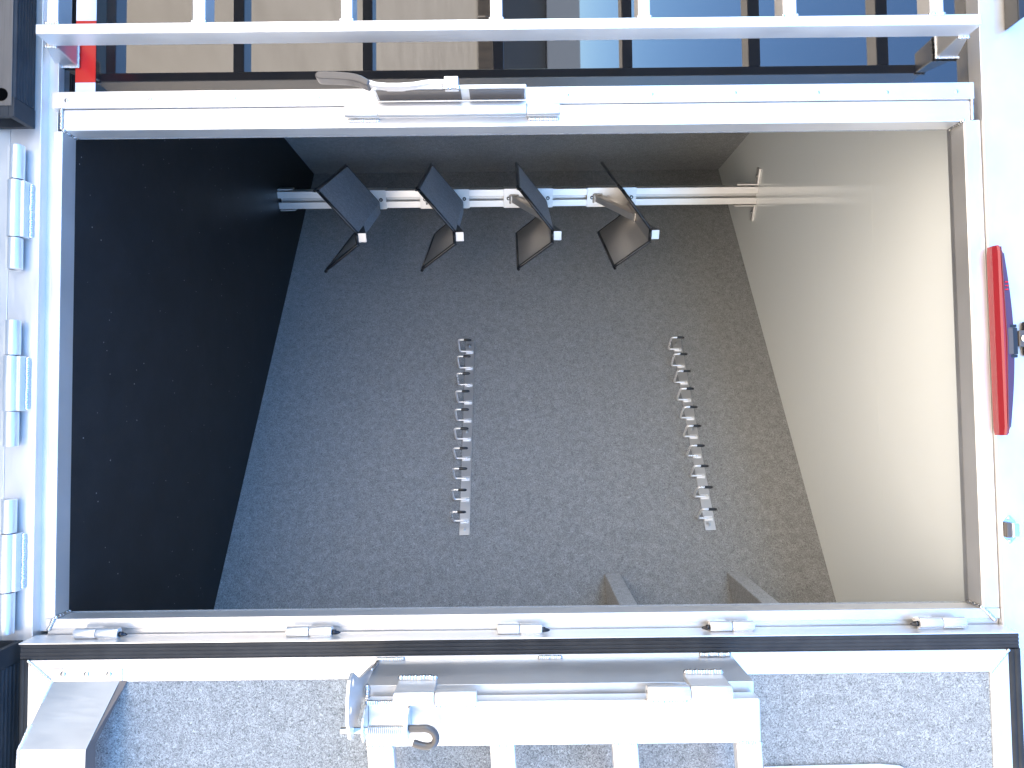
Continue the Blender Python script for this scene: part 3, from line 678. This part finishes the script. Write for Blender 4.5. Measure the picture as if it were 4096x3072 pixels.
rl = ['lowest of the four saddle racks on the post, broad carpeted top side in view', 'second saddle rack from the floor, carpet top narrow and lower wing grey', 'third saddle rack from the floor, diagonal brace partly showing', 'topmost saddle rack, shiny bare metal underside and diagonal brace showing']
for i, z in enumerate(RZ):
    rk_ = rack if i == 0 else copy_tree(rack)
    rk_.location = (PF.x, PF.y, z); rk_['label'] = rl[i]

# ------------------------------------------------------------------ two bars of bridle hooks on the slanted wall (local: x along wall, y = out of the wall towards the viewer side, z up)
WR = Matrix(((T.x, N.x, 0), (T.y, N.y, 0), (0, 0, 1)))
def flipped(): return WR
def hook_bar(s0, s1, z0, z1, label):
    base = A+T*s0
    hb = thing('hook_bar', (base.x, base.y, (z0+z1)/2), label, 'hook bar', 'bars of bridle hooks on the slanted wall', rot=WR)
    hz = (z1-z0)/2
    MB().box(0, s1-s0, .0008, .0045, -hz, hz).build('bar', BARM, hb, local=True, bevel=.0005)
    for s in (s0+.018 if s0 > 2 else 1.053, 1.442, s1-.020):
        x = s-s0; bt = MB().tube([(x, .0046, -.003), (x, .0062, -.003)], .0075, 20).build('washer', BOLT, hb, local=True)
        MB().tube([(x, .0063, -.003), (x, .011, -.003)], .0058, 6).build('nut', BOLT, bt, local=True, bevel=.0005)
        MB().tube([(x, .0111, -.003), (x, .0165, -.003)], .0032, 12).build('stud', BOLT, bt, local=True)
    for k in range(10):
        x = 1.083+.0786*k-s0 if k else 1.083-s0
        r = .0037; yo = .0085
        pth = [Vector((x, yo, .006)), Vector((x, yo, -.020)), Vector((x, yo, -.034)), Vector((x, yo+.003, -.0375)), Vector((x, yo+.010, -.0395)), Vector((x, .055, -.0405)), Vector((x, .073, -.0405)), Vector((x, .0795, -.039)), Vector((x, .0825, -.034)), Vector((x, .0830, -.024)), Vector((x, .0825, .004))]
        hk_ = MB().tube(smoothpath(pth, 3), r, 12).build('hook', HOOKM, hb, local=True)
        MB().tube([(x, .0829, -.020), (x, .0825, -.0185), (x, .0822, .002), (x, .0821, .0065), (x, .0820, .0095)], .0041, 14, r2=[.0044, .0049, .0048, .0038, .0008]).build('rubber_tip', BLACKP, hk_, local=True, smooth=True)
        mb = MB().box(x-.0085, x+.0085, .0046, .0062, -.0145, .0125); mb.bead((x+.0048, .0055, -.012), (x+.0048, .0055, .006), .0042, sag=(1, .7, 1)); mb.bead((x-.0048, .0050, -.012), (x-.0044, .0050, .006), .0028, sag=(1, .5, 1)); mb.ball((x, .0055, .009), .0056, (1, .7, 1)); mb.build('weld_bead', HOOKM, hk_, local=True)
    return hb
hook_bar(1.030, 1.8385, .761, .7955, 'aluminium bar of ten wire hooks on the carpet, at mid height')
hook_bar(1.022, 1.8310, 1.5795, 1.6150, 'aluminium bar of ten wire hooks on the carpet, high near the ceiling')

# ------------------------------------------------------------------ two carpeted corner shelves right of the opening
for z0, z1, lab in ((1.231, 1.2815, 'carpeted corner shelf, the lower of two at the right'), (1.625, 1.6735, 'carpeted corner shelf, the upper of two at the right')):
    X0 = 1.127; y_w = 1.788-(X0+.552)*.61469
    xr = 2.30; yr = 1.788-(xr+.552)*.61469
    so = MB().prism([(X0, y_w+.001, z0), (1.158, .016, z0), (xr, .016, z0), (xr, yr+.001, z0)], (0, 0, z1-z0)).build('corner_shelf', CARPET, bevel=.003)
    props(so, lab, 'shelf', 'carpeted corner shelves')

# ------------------------------------------------------------------ what the window mirrors: a hall and a dark hedge across the yard
hall = thing('hall', (6, -42, GZ), 'long grey metal hall across the yard, mirrored in the window', 'building')
HALLM, n, p = mat('grey_metal_cladding', (.10, .115, .13), .6)
HALLR, n, p = mat('pale_roof', (.16, .175, .19), .5)
MB().box(-60, 60, -54, -42, GZ, GZ+3.9).build('wall', HALLM, hall)
MB().prism([(-61, -41, GZ+3.95), (-61, -48, GZ+6.8), (-61, -55, GZ+3.95)], (122, 0, 0)).build('roof', HALLR, hall)
FENCEM, n, p = mat('dark_timber', (.08, .06, .045), .8)
c = coords(n, (2, 1, .05)); a = nn(n, 'ShaderNodeTexNoise'); a.inputs['Scale'].default_value = 1.5; a.inputs['Detail'].default_value = 5; n.links.new(c, a.inputs['Vector'])
n.links.new(ramp(n, a.outputs[0], .35, .7, (.05, .042, .034), (.17, .13, .09)), p.inputs['Base Color'])
fe = thing('timber_fence', (0, -30, GZ), 'low dark timber fence across the yard, mirrored in the window', 'fence')
for i in range(20):
    MB().box(-45+i*4.5, -45+i*4.5+4.42, -30.05, -30, GZ+.05, GZ+1.15).build('panel', FENCEM, fe)
